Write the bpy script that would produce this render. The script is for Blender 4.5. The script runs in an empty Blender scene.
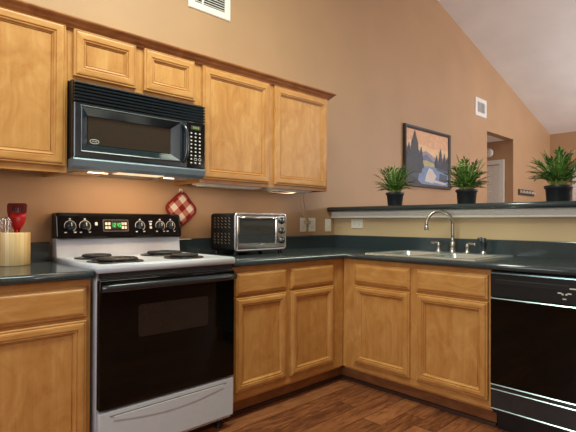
import bpy, bmesh, math, random
from mathutils import Vector, Matrix
random.seed(7)
S = bpy.context.scene
COL = S.collection

# ------------------------------------------------------------------ camera
def make_camera():
    a, b, c = .81, .0048, .0039
    F = Vector((math.cos(a)*math.cos(b), math.sin(a)*math.cos(b), math.sin(b)))
    R = Vector((math.sin(a), -math.cos(a), 0)); U = R.cross(F)
    R2 = R*math.cos(c) + U*math.sin(c); U2 = U*math.cos(c) - R*math.sin(c)
    cd = bpy.data.cameras.new('camera'); co = bpy.data.objects.new('camera', cd); COL.objects.link(co)
    m = Matrix.Identity(4)
    for i in range(3):
        m[i][0], m[i][1], m[i][2] = R2[i], U2[i], -F[i]
    m[0][3], m[1][3], m[2][3] = -3.1434, -2.7016, 1.132
    co.matrix_world = m
    cd.sensor_width = 36; cd.lens = 460.18*36/576; cd.shift_y = 3.5475/576; cd.clip_start = .02
    S.camera = co
make_camera()

# ------------------------------------------------------------------ world, lights, exposure
W = bpy.data.worlds.new('world'); S.world = W; W.use_nodes = True
W.node_tree.nodes['Background'].inputs[0].default_value = (.75, .85, 1, 1)
W.node_tree.nodes['Background'].inputs[1].default_value = .6
def area(name, loc, target, sx, sy, power, col, spread=180):
    l = bpy.data.lights.new(name, 'AREA'); l.shape = 'RECTANGLE'; l.size = sx; l.size_y = sy
    l.energy = power; l.color = col; l.spread = math.radians(spread)
    o = bpy.data.objects.new(name, l); COL.objects.link(o); o.location = loc
    o.rotation_euler = (Vector(target)-Vector(loc)).to_track_quat('-Z', 'Y').to_euler()
    return o
area('window_light_back', (-5.3, -2.2, 1.8), (0, -1.6, 1.3), 2.4, 1.6, 50, (.92, .95, 1))
area('warm_side_fill', (-1.5, -6.2, 1.7), (-1.2, 0, 1.4), 2.6, 1.6, 8, (1, .78, .55))  # added warm fill for the left base cabinets, no window there
area('window_light_living', (3.6, -6.2, 1.5), (3.8, -1.5, 2.6), 2.6, 1.8, 110, (1, .92, .90))
area('ceiling_fill', (4.3, -3.4, 1.9), (3.9, -2.6, 3.3), .5, .5, 85, (.92, .97, 1))  # added fill aimed up to brighten the ceiling, no fixture there
area('kitchen_ceiling_light', (-1.9, -1.4, 3.2), (-1.85, -.9, 0), 2.0, .5, 68, (.90, 1, .80))
S.view_settings.view_transform = 'Standard'; S.view_settings.look = 'None'
S.view_settings.exposure = 0.0; S.view_settings.gamma = 1; S.view_settings.use_curve_mapping = False

# ------------------------------------------------------------------ mesh builder
class MB:
    def __init__(self, T=None):
        self.bm = bmesh.new(); self.T = T
    def v(self, p):
        p = self.T(*p) if self.T else p
        return self.bm.verts.new(p)
    def face(self, vs, mi=0, smooth=False):
        try:
            f = self.bm.faces.new(vs); f.material_index = mi; f.smooth = smooth; return f
        except ValueError:
            return None
    def poly(self, pts, mi=0):
        return self.face([self.v(p) for p in pts], mi)
    def box(self, a0, a1, b0, b1, c0, c1, mi=0, bev=0, seg=2):
        ps = [(a, b, c) for a in (a0, a1) for b in (b0, b1) for c in (c0, c1)]
        vs = [self.v(p) for p in ps]
        fs = [self.face([vs[i] for i in q], mi) for q in
              ((0, 1, 3, 2), (4, 6, 7, 5), (0, 4, 5, 1), (2, 3, 7, 6), (0, 2, 6, 4), (1, 5, 7, 3))]
        if bev:
            es = {e for f in fs for e in f.edges}
            r = bmesh.ops.bevel(self.bm, geom=list(es), offset=bev, segments=seg, affect='EDGES', profile=.5)
            for f in r['faces']: f.material_index = mi; f.smooth = True
        return self
    def prism(self, prof, s0, s1, axis='x', mi=0, smooth=False):
        """extrude a closed 2D profile along an axis; prof in the two other axes, in order"""
        def P(q, s):
            return {'x': (s, q[0], q[1]), 'y': (q[0], s, q[1]), 'z': (q[0], q[1], s)}[axis]
        A = [self.v(P(q, s0)) for q in prof]; B = [self.v(P(q, s1)) for q in prof]
        n = len(prof)
        for i in range(n): self.face([A[i], A[(i+1) % n], B[(i+1) % n], B[i]], mi, smooth)
        self.face(A, mi); self.face(B[::-1], mi)
        return self
    def rings(self, loops, mi=0, smooth=True, closed=True, cap0=True, cap1=True):
        L = [[self.v(p) for p in lp] for lp in loops]
        n = len(L[0])
        for a, b in zip(L, L[1:]):
            for i in range(n if closed else n-1):
                self.face([a[i], a[(i+1) % n], b[(i+1) % n], b[i]], mi, smooth)
        if cap0: self.face(L[0], mi)
        if cap1: self.face(L[-1][::-1], mi)
        return self
    def lathe(self, c, prof, n=24, axis='z', mi=0, cap0=True, cap1=True, smooth=True):
        """prof: (radius, offset along the axis)"""
        loops = []
        for r, h in prof:
            lp = []
            for i in range(n):
                t = 2*math.pi*i/n; u, w = r*math.cos(t), r*math.sin(t)
                lp.append({'z': (c[0]+u, c[1]+w, c[2]+h), 'y': (c[0]+u, c[1]+h, c[2]+w), 'x': (c[0]+h, c[1]+u, c[2]+w)}[axis])
            loops.append(lp)
        return self.rings(loops, mi, smooth, True, cap0, cap1)
    def tube(self, pts, r, n=8, mi=0, close=False):
        pts = [Vector(p) for p in pts]
        rs = r if isinstance(r, (list, tuple)) else [r]*len(pts)
        N = len(pts); up = None; loops = []
        for i, p in enumerate(pts):
            if close: d = pts[(i+1) % N]-pts[i-1]
            else: d = pts[min(i+1, N-1)]-pts[max(i-1, 0)]
            d.normalize()
            if up is None:
                up = d.orthogonal().normalized()
            up = (up-d*up.dot(d)).normalized(); w = d.cross(up)
            loops.append([tuple(p+(up*math.cos(2*math.pi*k/n)+w*math.sin(2*math.pi*k/n))*rs[i]) for k in range(n)])
        if close: loops.append(loops[0]); return self.rings(loops, mi, True, True, False, False)
        return self.rings(loops, mi)
    def build(self, name, mats, parent=None, normals=True, doubles=False):
        bm = self.bm
        if doubles: bmesh.ops.remove_doubles(bm, verts=bm.verts, dist=1e-5)
        if normals: bmesh.ops.recalc_face_normals(bm, faces=bm.faces)
        bm.verts.ensure_lookup_table()
        root = parent
        while root is not None and root.parent is not None: root = root.parent
        if root is not None:
            off = Vector(root.location)
        else:
            xs = [[v.co[i] for v in bm.verts] for i in range(3)]
            off = Vector(((min(xs[0])+max(xs[0]))/2, (min(xs[1])+max(xs[1]))/2, min(xs[2])))
        bmesh.ops.translate(bm, verts=bm.verts, vec=-off)
        me = bpy.data.meshes.new(name); bm.to_mesh(me); bm.free()
        for m in (mats if isinstance(mats, (list, tuple)) else [mats]): me.materials.append(m)
        o = bpy.data.objects.new(name, me); COL.objects.link(o)
        if parent is not None: o.parent = parent
        else: o.location = off
        return o

def tag(o, label=None, cat=None, group=None, kind=None):
    if label: o['label'] = label
    if cat: o['category'] = cat
    if group: o['group'] = group
    if kind: o['kind'] = kind
    return o
def thing(name, loc, label, cat, group=None):
    o = bpy.data.objects.new(name, None); COL.objects.link(o); o.location = loc; o.empty_display_size = .05
    return tag(o, label, cat, group)
def struct(name, mb, mat, label, parent=None):
    o = mb.build(name, mat, parent)
    if parent is None: tag(o, label, name.split('_')[0], None, 'structure')
    return o
def bez(p0, p1, p2, p3, n=14):
    p0, p1, p2, p3 = map(Vector, (p0, p1, p2, p3)); out = []
    for i in range(n+1):
        t = i/n; out.append(p0*(1-t)**3+p1*3*t*(1-t)**2+p2*3*t*t*(1-t)+p3*t**3)
    return out
def rrect(w, h, r, n=5):
    """rounded rectangle, centred, counter-clockwise (a, b)"""
    pts = []
    for cx, cy, a0 in ((w/2-r, h/2-r, 0), (-w/2+r, h/2-r, 90), (-w/2+r, -h/2+r, 180), (w/2-r, -h/2+r, 270)):
        for i in range(n+1):
            t = math.radians(a0+90*i/n); pts.append((cx+r*math.cos(t), cy+r*math.sin(t)))
    return pts

# ------------------------------------------------------------------ materials
class NT:
    def __init__(self, name):
        m = bpy.data.materials.new(name); m.use_nodes = True
        self.m = m; self.t = m.node_tree; self.b = self.t.nodes['Principled BSDF']
        self.tc = self.t.nodes.new('ShaderNodeTexCoord')
    def n(self, typ, **kw):
        x = self.t.nodes.new('ShaderNode'+typ)
        for k, v in kw.items(): setattr(x, k, v)
        return x
    def l(self, a, b): self.t.links.new(a, b)
    def math(self, op, a, b=None):
        x = self.n('Math', operation=op)
        for i, q in enumerate((a, b)):
            if q is None: continue
            if isinstance(q, (int, float)): x.inputs[i].default_value = q
            else: self.l(q, x.inputs[i])
        return x.outputs[0]
    def noise(self, scale=(1, 1, 1), s=1, detail=4, rough=.5, dist=0):
        mp = self.n('Mapping'); mp.inputs['Scale'].default_value = scale; self.l(self.tc.outputs['Object'], mp.inputs[0])
        x = self.n('TexNoise'); x.inputs['Scale'].default_value = s; x.inputs['Detail'].default_value = detail
        x.inputs['Roughness'].default_value = rough; x.inputs['Distortion'].default_value = dist
        self.l(mp.outputs[0], x.inputs['Vector']); return x.outputs['Fac']
    def ramp(self, fac, stops):
        r = self.n('ValToRGB'); e = r.color_ramp.elements
        while len(e) < len(stops): e.new(.5)
        for el, (p, c) in zip(e, stops): el.position = p; el.color = (*c, 1)
        self.l(fac, r.inputs[0]); return r.outputs[0]
    def mix(self, fac, a, b, blend='MIX'):
        x = self.n('Mix', data_type='RGBA', blend_type=blend)
        for i, q in ((0, fac), (6, a), (7, b)):
            if isinstance(q, (int, float)): x.inputs[i].default_value = q
            elif isinstance(q, tuple): x.inputs[i].default_value = (*q, 1)
            else: self.l(q, x.inputs[i])
        return x.outputs[2]
    def bump(self, h, strength=.1, dist=.01):
        b = self.n('Bump'); b.inputs['Strength'].default_value = strength; b.inputs['Distance'].default_value = dist
        self.l(h, b.inputs['Height']); self.l(b.outputs[0], self.b.inputs['Normal'])
    def color(self, c):
        if isinstance(c, tuple): self.b.inputs['Base Color'].default_value = (*c, 1)
        else: self.l(c, self.b.inputs['Base Color'])
    def set(self, rough=.5, metal=0, spec=.5, coat=0, trans=0, emit=None, es=0, ior=None, alpha=None):
        i = self.b.inputs
        i['Roughness'].default_value = rough; i['Metallic'].default_value = metal; i['Specular IOR Level'].default_value = spec
        i['Coat Weight'].default_value = coat; i['Transmission Weight'].default_value = trans
        if ior: i['IOR'].default_value = ior
        if emit: i['Emission Color'].default_value = (*emit, 1); i['Emission Strength'].default_value = es
        return self.m
def sr(r, g, b):
    f = lambda c: (c/255/12.92) if c/255 <= .04045 else ((c/255+.055)/1.055)**2.4
    return (f(r), f(g), f(b))
def plain(name, col, rough=.5, metal=0, var=.12, scale=30, spec=.5, **kw):
    """a solid colour with a slight procedural mottling"""
    n = NT(name); f = n.noise(s=scale, detail=3)
    lo = tuple(max(0, c*(1-var)) for c in col); hi = tuple(min(1, c*(1+var)) for c in col)
    n.color(n.ramp(f, ((.3, lo), (.7, hi)))); return n.set(rough, metal, spec, **kw)
def wood(name, axis, lo, mid, hi, rough=.38, blotch=2.2):
    n = NT(name)
    sc = {'z': (28, 28, 1.3), 'h': (1.6, 1.6, 34)}[axis]
    g = n.noise(sc, 1.6, 6, .62, .6); bl = n.noise({'z': (4, 4, 2), 'h': (2, 2, 5)}[axis], blotch, 5, .6, 1.6)
    f = n.math('ADD', n.math('MULTIPLY', g, .32), n.math('MULTIPLY', bl, .68))
    n.color(n.ramp(f, ((.36, lo), (.5, mid), (.64, hi))))
    n.bump(g, .05, .002)
    return n.set(rough, 0, .45)
WL, WM, WH = sr(180, 122, 62), sr(192, 137, 75), sr(204, 153, 91)
wood_v = wood('maple_vertical_grain', 'z', WL, WM, WH)
wood_h = wood('maple_horizontal_grain', 'h', WL, WM, WH)
wood_dk = wood('stained_moulding', 'h', sr(132, 80, 42), sr(156, 98, 54), sr(174, 116, 68))
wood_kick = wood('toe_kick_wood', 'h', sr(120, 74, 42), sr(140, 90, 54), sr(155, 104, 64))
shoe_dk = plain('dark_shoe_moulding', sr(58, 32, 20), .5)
groove = plain('dark_groove_stain', sr(122, 72, 36), .5)

def paint(name, col, rough=.5, bs=.25):
    n = NT(name); f = n.noise(s=2.0, detail=3); fine = n.noise(s=160, detail=2)
    lo = tuple(c*.95 for c in col); hi = tuple(min(1, c*1.05) for c in col)
    n.color(n.ramp(f, ((.3, lo), (.7, hi)))); n.bump(fine, bs, .003); return n.set(rough, 0, .4)
wall_tan = paint('tan_wall_paint', sr(178, 142, 107))
wall_yel = paint('beige_half_wall_paint', sr(200, 176, 138))
ceil_wh = paint('white_ceiling_texture', sr(236, 234, 232), .85, .5)
white_trim = plain('white_trim_paint', sr(238, 236, 228), .4, var=.03)
white_door = plain('white_door_paint', sr(228, 226, 222), .4, var=.03)
def laminate():
    n = NT('slate_green_laminate'); f = n.noise(s=260, detail=3); g = n.noise(s=14, detail=3)
    c1 = n.ramp(f, ((.35, sr(44, 54, 58)), (.6, sr(57, 69, 73)), (.75, sr(76, 88, 92))))
    n.color(n.mix(n.math('MULTIPLY', g, .25), c1, sr(48, 56, 58)))
    return n.set(.15, 0, .7)
lam = laminate()
def floor_mat():
    n = NT('hand_scraped_plank_floor'); sp = n.n('SeparateXYZ'); n.l(n.tc.outputs['Object'], sp.inputs[0])
    x, y = sp.outputs[0], sp.outputs[1]
    w = n.math('DIVIDE', y, .125); row = n.math('FLOOR', w)
    wn = n.n('TexWhiteNoise', noise_dimensions='1D'); n.l(row, wn.inputs['W'])
    xx = n.math('ADD', n.math('DIVIDE', x, 1.15), wn.outputs[0]); colm = n.math('FLOOR', xx)
    cb = n.n('CombineXYZ'); n.l(row, cb.inputs[0]); n.l(colm, cb.inputs[1])
    w2 = n.n('TexWhiteNoise', noise_dimensions='2D'); n.l(cb.outputs[0], w2.inputs['Vector'])
    fy = n.math('FRACT', w); fx = n.math('FRACT', xx)
    ey = n.math('MINIMUM', fy, n.math('SUBTRACT', 1, fy)); ex = n.math('MULTIPLY', n.math('MINIMUM', fx, n.math('SUBTRACT', 1, fx)), 9)
    e = n.math('MINIMUM', ex, ey); gap = n.math('LESS_THAN', e, .022)
    off = n.n('VectorMath', operation='ADD'); n.l(n.tc.outputs['Object'], off.inputs[0])
    sc = n.n('VectorMath', operation='SCALE'); n.l(w2.outputs['Color'], sc.inputs[0]); sc.inputs['Scale'].default_value = 9
    n.l(sc.outputs[0], off.inputs[1])
    mp = n.n('Mapping'); mp.inputs['Scale'].default_value = (2.2, 14, 1); n.l(off.outputs[0], mp.inputs[0])
    g = n.n('TexNoise'); g.inputs['Scale'].default_value = 2; g.inputs['Detail'].default_value = 8; g.inputs['Roughness'].default_value = .7; g.inputs['Distortion'].default_value = 1.4
    n.l(mp.outputs[0], g.inputs['Vector'])
    f = n.math('ADD', n.math('MULTIPLY', g.outputs['Fac'], .8), n.math('MULTIPLY', w2.outputs[0], .16))
    c = n.ramp(f, ((.32, sr(80, 44, 28)), (.46, sr(130, 78, 48)), (.60, sr(161, 104, 66)), (.76, sr(182, 126, 84))))
    n.color(n.mix(n.math('MULTIPLY', gap, .8), c, sr(58, 34, 22)))
    h = n.math('SUBTRACT', g.outputs['Fac'], n.math('MULTIPLY', gap, .6)); n.bump(h, .35, .004)
    return n.set(.34, 0, .5)
floor_m = floor_mat()
black_gl = plain('black_gloss_enamel', (.005, .005, .006), .1, var=.2, spec=.35)
black_gls = plain('black_oven_glass', (.003, .0026, .002), .04, var=.2, spec=.3)
black_mt = plain('black_matte_plastic', (.008, .008, .009), .45, var=.2)
black_pl = plain('black_satin_plastic', (.010, .019, .026), .2, var=.2, spec=1.0)  # blue in the base colour stands in for cool reflections
oven_gl = plain('smoked_oven_mesh', sr(36, 30, 26), .12, var=.3, scale=300)
grey_gl = plain('smoked_window_mesh', sr(56, 48, 41), .12, var=.25, scale=400)
hood_gr = plain('blue_grey_hood_metal', sr(118, 134, 146), .35, .3, var=.06)
enamel = plain('white_enamel', sr(196, 200, 209), .22, var=.02, spec=.5)
chrome = plain('chrome', (.72, .72, .72), .1, 1, var=.03)
sink_st = plain('pale_sink_steel', (.66, .74, .75), .26, .8, var=.04, scale=120)
steel = plain('brushed_steel', (.62, .62, .61), .24, 1, var=.06, scale=120)
nickel = plain('brushed_nickel', (.50, .47, .43), .25, 1, var=.05)
print_w = plain('white_marking_ink', sr(215, 215, 210), .5, var=.02)
plate_w = plain('white_wall_plate', sr(232, 226, 212), .35, var=.02)
slot_d = plain('dark_slot', (.02, .018, .016), .6)
coil_m = plain('burner_coil', (.016, .016, .017), .5, var=.3)
pan_m = plain('drip_pan', (.03, .03, .03), .25, .5)
red_sil = plain('red_silicone', sr(188, 26, 26), .4, var=.08)
red_dk = plain('dark_red_nylon', sr(116, 30, 24), .42, var=.1)
terracotta = plain('black_plastic_pot', sr(44, 50, 54), .45, var=.12)
soil = plain('potting_soil', sr(48, 34, 24), .9, var=.4, scale=200)
cord_w = plain('pale_cord', sr(190, 170, 140), .5)
led_green = NT('green_display'); led_green.color((.0, .02, .0)); led_green = led_green.set(.3, emit=(.08, 1, .12), es=1.6)
led_dim = NT('dim_green_display'); led_dim.color((.01, .03, .01)); led_dim = led_dim.set(.3, emit=(.5, .8, .15), es=.5)
hood_lens = NT('hood_lamp_lens'); hood_lens.color((.9, .85, .7)); hood_lens = hood_lens.set(.3, emit=(1, .72, .42), es=.8)
def bamboo():
    n = NT('bamboo_slats'); sp = n.n('SeparateXYZ'); n.l(n.tc.outputs['Object'], sp.inputs[0])
    ang = n.math('ARCTAN2', sp.outputs[1], sp.outputs[0]); k = n.math('MULTIPLY', ang, 22/(2*math.pi))
    wn = n.n('TexWhiteNoise', noise_dimensions='1D'); n.l(n.math('FLOOR', k), wn.inputs['W'])
    g = n.noise((40, 40, 3), 2, 4)
    c = n.ramp(n.math('ADD', n.math('MULTIPLY', wn.outputs[0], .6), n.math('MULTIPLY', g, .4)), ((.2, sr(198, 158, 100)), (.5, sr(224, 190, 134)), (.85, sr(240, 214, 166))))
    seam = n.math('LESS_THAN', n.math('FRACT', k), .05)
    n.color(n.mix(n.math('MULTIPLY', seam, .5), c, sr(150, 104, 54))); return n.set(.42)
bamboo_m = bamboo()
def leaf():
    n = NT('palm_leaf'); f = n.noise(s=16, detail=3)
    n.color(n.ramp(f, ((.3, sr(34, 74, 26)), (.5, sr(64, 112, 42)), (.72, sr(124, 164, 78))))); return n.set(.42, 0, .4)
leaf_m = leaf()
stem_m = plain('palm_stem', sr(150, 168, 92), .5, var=.2)
def gingham():
    n = NT('red_check_cloth'); sp = n.n('SeparateXYZ'); n.l(n.tc.outputs['Object'], sp.inputs[0])
    a = math.radians(41); x, z = sp.outputs[0], sp.outputs[2]
    zc = n.math('SUBTRACT', z, .1235)
    u = n.math('ADD', n.math('MULTIPLY', x, math.cos(a)), n.math('MULTIPLY', zc, math.sin(a)))
    w = n.math('SUBTRACT', n.math('MULTIPLY', zc, math.cos(a)), n.math('MULTIPLY', x, math.sin(a)))
    A = n.math('LESS_THAN', n.math('FRACT', n.math('DIVIDE', n.math('ADD', u, 1.0), .082)), .5)
    B = n.math('LESS_THAN', n.math('FRACT', n.math('DIVIDE', n.math('ADD', w, 1.0), .082)), .5)
    s = n.math('MULTIPLY', n.math('ADD', A, B), .5)
    n.color(n.ramp(s, ((0, sr(232, 216, 200)), (.5, sr(192, 122, 104)), (1, sr(136, 40, 34)))))
    wv = n.noise(s=500, detail=1); n.bump(wv, .4, .002); return n.set(.9, 0, .1)
gingham_m = gingham()
red_cloth = plain('red_cloth_binding', sr(132, 28, 22), .9, var=.15, scale=200)

# ------------------------------------------------------------------ setting
X0, X1, Y0, YH = -5.5, 5.825, -6.4, 3.0
RIDGE = -.4
def roof_z(x): return 4.216 - .2615*abs(x-RIDGE) - .2615*RIDGE*-1*0 + .2615*(-.0) if x < RIDGE else 4.2165-.2612*x
ZR = 4.2165-.2612*RIDGE
def roof(x): return 4.2165-.2612*x if x >= RIDGE else ZR-.2612*(RIDGE-x)
mb = MB(); mb.box(X0-.1, X1+.1, Y0-.1, YH+.1, -.08, 0); struct('floor', mb, floor_m, 'brown hand-scraped wood plank floor')
# ceiling: two sloping planes meeting at a ridge, with thickness
mb = MB(); xs = [X0-.1, RIDGE, X1+.1]
prof = [(x, roof(x)) for x in xs]+[(x, roof(x)+.1) for x in xs[::-1]]
mb.prism(prof, Y0-.1, .12, 'y'); struct('ceiling', mb, ceil_wh, 'white textured vaulted ceiling sloping down to the far wall')
# left wall with the hallway opening
DX0, DX1, DZ = 3.21, 4.146, 2.395
def wall_prism(name, outline, y0, y1, mat, label):
    mb = MB(); mb.prism(outline, y0, y1, 'y'); return struct(name, mb, mat, label)
mb = MB()
mb.prism([(X0-.1, 0), (DX0, 0), (DX0, roof(DX0)+.05), (RIDGE, ZR+.05), (X0-.1, roof(X0-.1)+.05)], 0, .12, 'y')
mb.prism([(DX1, 0), (X1+.1, 0), (X1+.1, roof(X1+.1)+.05), (DX1, roof(DX1)+.05)], 0, .12, 'y')
mb.prism([(DX0, DZ), (DX1, DZ), (DX1, roof(DX1)+.05), (DX0, roof(DX0)+.05)], 0, .12, 'y')
struct('wall_left', mb, wall_tan, 'tan painted wall behind the cabinets with the hallway opening')
mb = MB(); mb.box(X1, X1+.1, Y0-.1, -1.2345, 0, roof(X1)+.03); mb.box(X1, X1+.1, -.4255, 0, 0, roof(X1)+.03); mb.box(X1, X1+.1, -1.2345, -.4255, 2.0045, roof(X1)+.03); struct('wall_far', mb, wall_tan, 'tan far wall of the living room')
# wall behind the camera, solid; an unseen area lamp before it stands in for window light
mb = MB(); mb.box(X0-.1, X0, Y0-.1, .1, 0, roof(X0)); struct('wall_back', mb, wall_tan, 'tan wall behind the viewpoint')
mb = MB()
mb.prism([(X0-.1, 0), (X1+.1, 0), (X1+.1, roof(X1+.1)), (RIDGE, ZR), (X0-.1, roof(X0-.1))], Y0-.1, Y0, 'y')
struct('wall_right', mb, wall_tan, 'tan wall opposite the cooker')
# hallway beyond the opening
mb = MB(); mb.box(DX1, DX1+.1, .12, .20, 0, DZ); mb.box(DX1, DX1+.1, 1.02, YH, 0, DZ); mb.box(DX1, DX1+.1, .20, 1.02, 2.035, DZ)
struct('wall_hallway', mb, wall_tan, 'tan hallway side wall with the white door')
mb = MB(); mb.box(DX0-.6, DX0-.5, .12, YH, 0, DZ); mb.box(DX0-.6, DX1+.1, YH, YH+.1, 0, DZ); struct('wall_hallway_end', mb, wall_tan, 'tan end wall of the hallway')
mb = MB(); mb.box(DX0-.6, DX1+.1, .12, YH+.1, DZ, DZ+.08); struct('ceiling_hallway', mb, ceil_wh, 'white hallway ceiling')
area('hallway_fill', (3.3, 1.3, DZ-.03), (3.4, 1.2, 0), .3, .3, 9, (1, .93, .84))  # added unseen fill that brightens the hallway door
# raised half wall behind the sink
mb = MB(); mb.box(0, .12, -2.75, 0, 0, 1.222); struct('wall_bar', mb, wall_yel, 'beige half wall behind the sink carrying the bar ledge')
mb = MB(); mb.prism([(0, 1.165), (-.036, 1.165), (-.044, 1.170), (-.044, 1.180), (-.034, 1.186), (-.034, 1.212), (-.044, 1.218), (-.044, 1.2215), (0, 1.2215)], -2.75, 0, 'y')
struct('trim_1', mb, white_trim, 'white trim board under the bar ledge')

def panel_door(name, T, w, h, label, knob_s):
    """six panel door in run coordinates (s, d, z); d out of the wall"""
    mb = MB(T); mb.box(0, w, -.045, -.010, .01, h)
    sw = .11; cw = (w-3*sw)/2
    for c in range(2):
        s0 = sw+c*(cw+sw)
        for z0, z1 in ((.22, .92), (1.04, 1.62), (1.73, h-.11)):
            lp = lambda i, d: [(s0+i, d, z0+i), (s0+cw-i, d, z0+i), (s0+cw-i, d, z1-i), (s0+i, d, z1-i)]
            mb.rings([lp(0, -.0105), lp(.0, -.008), lp(.012, -.004), lp(.03, -.0095), lp(.045, -.0095), lp(.06, -.004)], 0, False)
    d = mb.build(name, white_door); tag(d, label, 'door', None, 'structure')
    mb = MB(T)
    for s0, s1, z0, z1 in ((-.075, -.004, 0, h+.075), (w+.004, w+.075, 0, h+.075), (-.004, w+.004, h+.004, h+.075)):
        mb.box(s0, s1, -.003, .018, z0, z1, 0, .004)
    f = mb.build('door_frame', white_door, d)
    mb = MB(T); mb.tube([(knob_s, -.012, .95), (knob_s, .02, .95)], .012); mb.tube([(knob_s, .02, .95), (knob_s, .03, .95), (knob_s, .05, .95), (knob_s, .058, .95)], [.014, .027, .027, .012], 12)
    mb.build('door_knob', nickel, d)
    return d
panel_door('door_1', lambda s, d, z: (DX1-d-.0005, .2045+s, z), .811, 2.03, 'white panelled door in the hallway', .07)
panel_door('door_2', lambda s, d, z: (X1-d-.0005, -.43-s, z), .80, 2.0, 'white panelled door in the far wall behind the right plant', .07)

# ------------------------------------------------------------------ cabinets
TL = lambda s, d, z: (s, -d, z)          # run along the left wall, s = x
TR = lambda s, d, z: (-d, -s, z)         # run along the half wall, s = -y
def panelled(T, s0, s1, z0, z1, d, parent, name='door', fw=.066, panel=True):
    """framed cabinet door: mitred bevelled frame as nested loops and a flat recessed panel"""
    mb = MB(T)
    def lp(i, dd): return [(s0+i, dd, z0+i), (s1-i, dd, z0+i), (s1-i, dd, z1-i), (s0+i, dd, z1-i)]
    prof = [(0, d+.0005), (0, d+.012), (.003, d+.016), (.007, d+.0165), (.010, d+.0150), (.014, d+.0205), (.020, d+.022),
            (fw-.024, d+.022), (fw-.0215, d+.0215), (fw-.019, d+.0165), (fw-.016, d+.0165), (fw-.0135, d+.019), (fw-.011, d+.018), (fw-.006, d+.010), (fw-.002, d+.009), (fw, d+.003)]
    L = [[mb.v(p) for p in lp(i, dd)] for i, dd in prof]
    for a, b in zip(L, L[1:]):
        for k in range(4):
            mb.face([a[k], a[(k+1) % 4], b[(k+1) % 4], b[k]], 0 if k % 2 == 0 else 1)
    mb.face(L[0], 1)
    if not panel:
        mb.face(L[-1][::-1], 0)
    else:
        mb.face(L[-1][::-1], 1)
    o = mb.build(name, [wood_h, wood_v], parent)
    if panel:
        mb = MB(T); mb.box(s0+fw+.0005, s1-fw-.0005, d+.0032, d+.0070, z0+fw+.0005, z1-fw-.0005, 0, .0015, 1)
        mb.build('panel', wood_v, o)
    return o
def slab_drawer(T, s0, s1, z0, z1, d, parent):
    """drawer front with a raised field and a routed edge"""
    mb = MB(T)
    def lp(i, dd): return [(s0+i, dd, z0+i), (s1-i, dd, z0+i), (s1-i, dd, z1-i), (s0+i, dd, z1-i)]
    mb.rings([lp(0, d+.0005), lp(0, d+.010), lp(.004, d+.014), (lp(.010, d+.0145)), lp(.016, d+.0195), lp(.022, d+.021)], 0, False)
    return mb.build('drawer_front', wood_h, parent)
def base_cabinet(T, s0, s1, fdoors, fdrawers, label, stile_l=.03, stile_r=.03, mid=None, group='base cabinets', blind=0, blind0=0):
    c = T((s0+s1)/2, .30, 0)
    t = thing('base_cabinet', c, label, 'cabinet', group)
    mb = MB(T)  # carcass: sides, bottom, back, partition
    mb.box(s0, s0+.018, .002, .59, .10, .874); mb.box(s1-.018, s1, .002, .59, .10, .874)
    mb.box(s0+.018, s1-.018, .002, .59, .10, .118); mb.box(s0+.018, s1-.018, .002, .012, .118, .874)
    mb.box(s0+.018, s1-.018, .545, .59, .855, .874)
    mb.build('carcass', wood_v, t)
    mb = MB(T)  # face frame
    mb.box(s0, s0+stile_l, .59, .61, .118, .874, 1); mb.box(s1-stile_r, s1, .59, .61, .118, .874, 1)
    a, b = s0+stile_l, s1-stile_r
    mb.box(a, b, .59, .61, .118, .165); mb.box(a, b, .59, .61, .69, .725); mb.box(a, b, .59, .61, .842, .874)
    if mid: mb.box(mid-.024, mid+.024, .591, .6105, .165, .842, 1)
    mb.build('face_frame', [wood_h, wood_v], t)
    for d in fdoors: panelled(T, *d, .61, t, fw=.058)
    for d in fdrawers: slab_drawer(T, *d, .61, t)
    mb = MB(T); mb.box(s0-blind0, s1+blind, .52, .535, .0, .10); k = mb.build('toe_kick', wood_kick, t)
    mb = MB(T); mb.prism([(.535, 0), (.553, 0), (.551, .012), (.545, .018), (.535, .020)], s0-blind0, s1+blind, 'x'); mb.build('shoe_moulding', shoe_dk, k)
    return t
base_cabinet(TL, -3.0, -2.366, [(-2.95, -2.386, .163, .697)], [(-2.95, -2.386, .711, .845)], 'maple base cabinet left of the cooker under the utensil crock', mid=None)
base_cabinet(TL, -1.594, -.612, [(-1.567, -1.173, .163, .697), (-1.135, -.727, .163, .697)], [(-1.567, -1.173, .711, .845), (-1.135, -.727, .711, .845)],
             'maple base cabinet between cooker and corner, under the toaster oven', .045, .13, -1.154, blind=.077)
base_cabinet(TR, .613, 1.649, [(.718, 1.152, .163, .697), (1.199, 1.636, .163, .697)], [(.718, 1.152, .711, .845), (1.199, 1.636, .711, .845)],
             'maple sink base cabinet with two doors beside the dishwasher', .12, .028, 1.1755, blind0=.077)
# end panel past the dishwasher
mb = MB(TR); mb.box(2.275, 2.33, .002, .61, 0, .874); tag(mb.build('end_panel', wood_v), 'maple end panel on the far side of the dishwasher', 'panel')

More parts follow.
